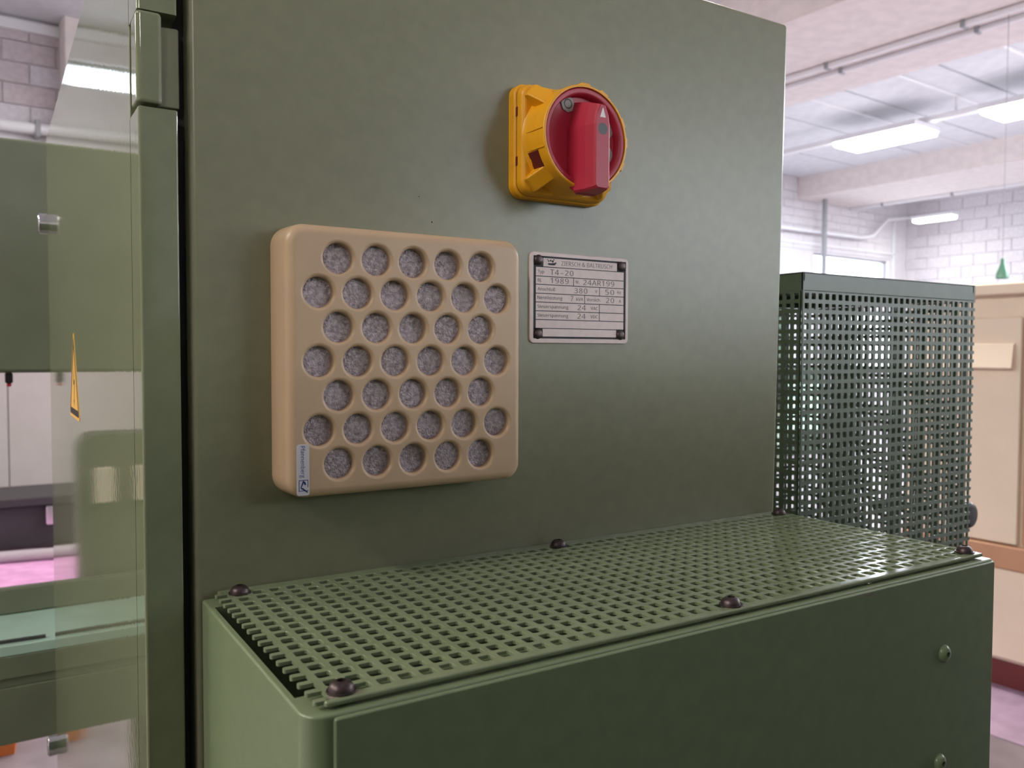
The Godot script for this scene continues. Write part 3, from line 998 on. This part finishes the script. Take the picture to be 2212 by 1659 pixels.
# ------------------------------------------------------------------ the perforated guard at the right
func guard() -> void:
	var o := thing("machine_guard", "dark green perforated sheet metal guard behind the cabinet's right edge", "guard", Vector3(460, 0, -42))
	var w := 246.0
	var dep := 190.0
	var bands := boxes([[0, 161.2, -dep, 1.6, 175.6, 0], [w - 4.6, 161.2, -dep, w - 3, 175.6, 0], [0, 161.2, -dep, w, 175.6, -dep + 1.6]])
	bands.sweep(corners([[w, 161.2, 0.3], [w, 175.6, 0.6], [0, 175.6, 0.6], [0, 161.2, 0.3]], 3), [[0, -1.6, 0], [0, -0.3, 0], [0.3, 0, 90]])
	bands.box(Vector3(0, 174.2, -dep), Vector3(w, 175.6, 0), 0.4)
	obj("top_band", bands, M.guard_paint, o)
	var rows := 52
	var yl := 156.8 - (rows - 1) * 8.1
	for e in [[0.0, "front_panel"], [-dep + 1.4, "rear_panel"]]:
		var s := MB.new()
		s.perforated(4.5, yl, 29, rows, 8.38, 8.1, 5.0, 1.4)
		s.box(Vector3(0, yl - 4, -1.4), Vector3(0.31, 161.2, 0))
		if e[1] == "front_panel":
			for k in rows + 1:
				s.box(Vector3(243, yl - 4.05 - 1.5 + k * 8.1, -1.4), Vector3(246, yl - 4.05 + 1.5 + k * 8.1, 0))
		obj(e[1], s, M.guard_paint, o).position.z = e[0] * MM
	for e in [[0.0, -PI / 2], [w - 3, PI / 2]]:
		var s := MB.new()
		if e[1] < 0:
			s.perforated(-dep + 5.0, yl, 23, rows, 8.1, 8.1, 5.0, 1.4)
		else:
			s.perforated(4.0, yl, 23, rows, 8.1, 8.1, 5.0, 1.4)
		var n := obj("side_panel", s, M.guard_paint, o)
		n.rotation.y = e[1]
		n.position.x = e[0] * MM
	obj("foot", boxes([[0, FLOOR, -dep, w - 3, yl - 4, 0]], 2.0), M.guard_paint, o)
	var k := thing("round_knob", "round black knob beside the perforated guard", "knob", Vector3(738, -50, -66))
	var b := MB.new()
	b.lathe(0, 0, [[0, -8, -90], [11, -8, -60], [13.2, -5, -20], [13.6, 0, 0], [13.2, 5, 20], [11.5, 7.5, 60], [8, 8.5, 85], [0, 8.8, 90]], 36)
	obj("knob", b, M.black_plastic, k)
	var sh := MB.new()
	sh.tube([Vector3(0, 0, -6), Vector3(0, 0, -70)], 4.0, 12)
	sh.tube([Vector3(0, 0, -70), Vector3(-36, -1, -72)], 6.0, 12)
	obj("shaft", sh, M.dark_steel, k)

# ------------------------------------------------------------------ the machine seen at the left, and what lies behind it
func left_machine() -> void:
	var o := thing("machine_hood", "olive green machine hood hanging at the left edge of the picture", "machine")
	obj("casing", boxes([[-2600, 79, -1500, 360, 414, -1000]], 6.0), M.machine_paint, o)
	obj("column", boxes([[40, FLOOR, -1450, 340, 79, -1120]], 4.0), M.machine_paint, o)
	var c := thing("hanging_clip", "small dark clip with a red tip under the machine hood", "clip", Vector3(-63.5, 79, -1010))
	obj("clip", boxes([[-5, -15, -5, 5, 0, 5]], 1.5), M.black_plastic, c)
	obj("tip", boxes([[-3, -20, -3, 3, -15, 3]], 1.0), M.red_plastic, c, "red tip")
	var b := thing("machine_bed", "green machine bed with a mint plate and a grooved apron, low at the left", "machine")
	obj("rail", boxes([[-2600, -271, -1018, 360, -233, -1000]], 3.0), M.machine_paint, b)
	obj("table_plate", boxes([[-2600, -285, -1018, 360, -271, -851]], 1.5), M.mint_paint, b, "pale mint table plate")
	obj("apron", boxes([[-2600, -314, -900, 360, -285, -850], [-2600, -400, -900, 360, -326, -850], [-2600, -326, -900, 360, -314, -853]], 1.0), M.machine_paint, b)
	obj("pedestal", boxes([[40, FLOOR, -1018, 340, -285, -905]], 4.0), M.machine_paint, b)
	var w := MB.new()
	var path := []
	for i in 16:
		var t := i / 15.0
		path.append(Vector3(-420 + t * 390, -268.5 + sin(t * 9.0) * 0.6, -856 - sin(t * PI) * 6 - (t * t) * 6))
	w.tube(path, 2.4, 8)
	tag(obj("black_cable", w, M.rubber), "thin black cable lying on the mint plate", "cable")
	# a rounded green casing with bright bars, known from its reflection in the glossy side
	var h := thing("rounded_casing", "green machine head with a rounded top, mirrored in the glossy cabinet side", "machine", Vector3(-312, -233, -1065))
	var hb := MB.new()
	hb.sweep(corners([[225, -200, 2], [225, 215, 26], [-225, 215, 26], [-225, -200, 2]], 10), [[2, -40, -60], [0, -36, 0], [0, 36, 0], [2, 40, 60]])
	obj("casing", hb, M.machine_paint, h)
	for x in [120.0, 176.0]:  # reflections on handles, put into the cream colour
		obj("bright_bar", boxes([[x, 110, 40, x + 27, 165, 52]], 3.0), M.cream_paint, h, "bar with its bright reflection put in as cream")
	obj("foot", boxes([[-150, FLOOR + 233, -36, 150, -200, 36]], 4.0), M.machine_paint, h)
	# white cupboards at the far wall, with their doors
	for i in 5:
		var x := -3643.0 + i * 915
		var wc := thing("white_cupboard", ["white cupboard far left, first of the row", "white cupboard far left, second of the row", "white cupboard far left, third of the row", "white cupboard left of the thin seam under the hood", "white cupboard right of the thin seam under the hood"][i], "cupboard", Vector3(x, FLOOR, -6000), "white cupboards by the far wall")
		obj("body", boxes([[0, 60, -500, 914, 2000, -20]], 3.0), M.white_lacquer, wc)
		for s in [0, 1]:
			obj("door", boxes([[2 + s * 456, 66, -20, 456 + s * 456, 1995, 0]], 3.0), M.white_lacquer, wc)
		obj("plinth", boxes([[10, 0, -480, 900, 60, -40]]), M.dark_steel, wc)
	var dm := thing("dark_bench", "low dark steel bench in front of the white cupboards", "bench", Vector3(-900, FLOOR, -5450))
	obj("top", boxes([[-1600, 300, -300, 1500, 350, 250]], 8.0), M.dark_steel, dm)
	obj("lower_shelf", boxes([[-1560, 60, -290, 1460, 296, 200]], 6.0), M.dark_steel, dm)
	for x in [-1500, -200, 1400]:
		obj("leg", boxes([[x - 30, 0, -260, x + 30, 300, 180]], 4.0), M.dark_steel, dm)
	obj("bright_fitting", boxes([[1080, 180, 200, 1180, 300, 260]], 12.0), M.chrome, dm, "bright metal fitting")
	var hs := MB.new()
	var hp := []
	for i in 20:
		var t := i / 19.0
		hp.append(Vector3(-900 + t * 1500, FLOOR + 35, -5020 - sin(t * PI * 0.9) * 180 + t * 120))
	hs.tube(hp, 34, 12)
	tag(obj("grey_hose", hs, M.grey_hose), "thick grey hose lying curved on the pink floor", "hose")
	var ob := thing("orange_bin", "small orange plastic bin on the floor at the lower left corner", "bin", Vector3(-122, FLOOR, -2530))
	var om := MB.new()
	om.sweep(rounded(190, 120, 18, 6), [[14, 0, 0], [0, 96, 0], [-4, 97, 0], [-4, 106, 0], [-2, 108, 90], [4, 108, 90]], true, false)
	om.cap(rounded(190, 120, 18, 6), 6, 70, 1.0)
	var on := obj("tub", om, M.orange_plastic, ob)
	on.rotation.x = -PI / 2
	# unseen dark block behind the camera, placed to shade lower door and box front
	var t := thing("unseen_shade_block", "unseen dark green block behind the camera, placed to shade the lower door", "machine", Vector3(0, FLOOR, 500))
	obj("base", boxes([[-1000, 0, 0, 1500, 1240, 700]], 12.0), M.dark_paint, t)
	obj("head", boxes([[-1000, 1240, 20, 60, 1420, 680]], 12.0), M.dark_paint, t)  # taller left part, shaped to darken the door's left

# ------------------------------------------------------------------ the right of the picture
func right_side() -> void:
	var o := thing("cream_enclosure", "large cream machine enclosure at the right edge of the picture", "machine", Vector3(3050, 0, 0), "", true)
	obj("body", boxes([[20, -1000, -1370, 900, 340, 900]], 8.0), M.cream_paint, o)
	obj("top_ledge", boxes([[-15, 318, -1385, 920, 362, 920]], 8.0), M.cream_paint, o)
	obj("panel", boxes([[0, -570, -1360, 22, 240, -945]], 6.0), M.cream_paint, o)
	obj("panel", boxes([[0, -570, -930, 22, 240, -200]], 6.0), M.tan_paint, o)  # side shade of the recessed panel is in its tan colour
	obj("panel", boxes([[0, -985, -1360, 22, -660, -200]], 6.0), M.cream_paint, o)
	obj("sill", boxes([[-10, -660, -1365, 25, -575, -200]], 6.0), M.tan_paint, o)
	var fl := MB.new()
	fl.sweep(corners([[0, 0, 1], [0, 92, 1], [-14, 88, 1], [-30, 4, 1]], 2), [[0, -1350, 0], [0, -966, 0]])
	var n := obj("flap", fl, M.cream_paint, o)
	n.position = Vector3(0, 55, 0) * MM
	obj("plinth", boxes([[40, FLOOR, -1350, 880, -1000, 880]], 4.0), M.red_brown, o)
	obj("corner_post", boxes([[-30, -1000, -1420, 10, -900, -1380]], 3.0), M.red_brown, o)
	var p := thing("pendant_shade", "green cone shade hanging on a cord before the block wall", "lamp", Vector3(6500, 666, -2552), "", true)
	var b := MB.new()
	b.lathe(0, 0, [[8, 150, 60], [14, 146, 30], [16, 110, 20], [30, 70, 30], [42, 40, 20], [44, 0, 0], [40, 0, -90], [38, 38, 200], [14, 90, 200], [0, 100, -90]], 28)
	obj("shade", b, M.pendant_green, p).rotation.x = -PI / 2
	var c := MB.new()
	c.tube([Vector3(0, 148, 0), Vector3(0, 2290, 0)], 2.2, 8)
	obj("cord", c, M.steel_grey, p)

func far_things() -> void:
	# pipes under the near beam, along the wall and on the back wall
	for e in [[6350, 2575, 26, "upper white conduit under the near ceiling beam"], [6560, 2575, 20, "lower white conduit under the near ceiling beam"], [13100, 2585, 30, "white pipe along the far ceiling beam"]]:
		var o := thing("ceiling_pipe", e[3], "pipe", Vector3(e[0], e[1], 0), "", true)
		var t := MB.new()
		t.tube([Vector3(0, 0, -7990), Vector3(0, 0, 6900)], e[2], 12)
		obj("pipe", t, M.pipe_white, o)
		for k in 12:
			var z := -7400.0 + k * 1150
			obj("clip", boxes([[-e[2] - 12, -e[2] - 6, z - 15, e[2] + 12, 30, z + 15]], 4.0), M.steel_grey, o)
	var wp := thing("wall_pipe", "pale pipe along the far wall above the machine hood", "pipe", Vector3(0, 2010, -7900), "", true)
	var t := MB.new()
	t.tube([Vector3(-6900, 0, 0), Vector3(4000, 0, 0)], 48, 14)
	obj("pipe", t, M.pipe_white, wp)
	for k in 8:
		obj("bracket", boxes([[-5200.0 + k * 1500, -75, -95, -5160.0 + k * 1500, 75, 55]], 6.0), M.steel_grey, wp)
	var cd := thing("bent_conduit", "white conduit bent upward on the far wall near the corner", "conduit", Vector3.ZERO, "", true)
	var c := MB.new()
	c.tube([Vector3(9000, 2060, -7850), Vector3(13200, 2090, -7850), Vector3(13560, 2140, -7850), Vector3(14020, 2470, -7850), Vector3(14860, 2590, -7850)], 30, 10)
	obj("conduit", c, M.pipe_white, cd)
	var post := thing("steel_post", "thin pale steel post in front of the strip window", "post", Vector3(12000, FLOOR, -7750), "", true)
	obj("post", boxes([[-30, 0, -30, 30, 4050, 30]], 4.0), M.steel_grey, post)
	var tr := boxes([[10500, 1880, -8000, 14480, 1925, -7960], [14430, FLOOR, -8000, 14480, 2480, -7960], [10500, 1810, -8000, 14480, 1830, -7975]], 4.0)
	struct("trim_1", tr, M.pipe_white, "pale frame trim round the strip window", "trim")
	# green machines standing at the far end, seen through the guard
	for e in [[8050, -6500, 760, 900, 1900, "green machine far off, nearest behind the perforated guard", "dark_paint"], [9300, -7300, 900, 700, 1500, "grey green machine far off by the lower window", "machine_paint"], [6300, -5600, 800, 700, 1150, "low green machine far off, left behind the guard", "machine_paint"]]:
		var m := thing("distant_machine", e[5], "machine", Vector3(e[0], FLOOR, e[1]), "", true)
		obj("base", boxes([[0, 0, 0, e[2], e[4] * 0.55, e[3]]], 15.0), M[e[6]], m)
		obj("column", boxes([[e[2] * 0.15, e[4] * 0.55, 40, e[2] * 0.75, e[4], e[3] * 0.6]], 15.0), M[e[6]], m)
		obj("panel", boxes([[e[2] * 0.1, e[4] * 0.15, e[3], e[2] * 0.9, e[4] * 0.45, e[3] + 12]], 5.0), M.mint_paint, m)
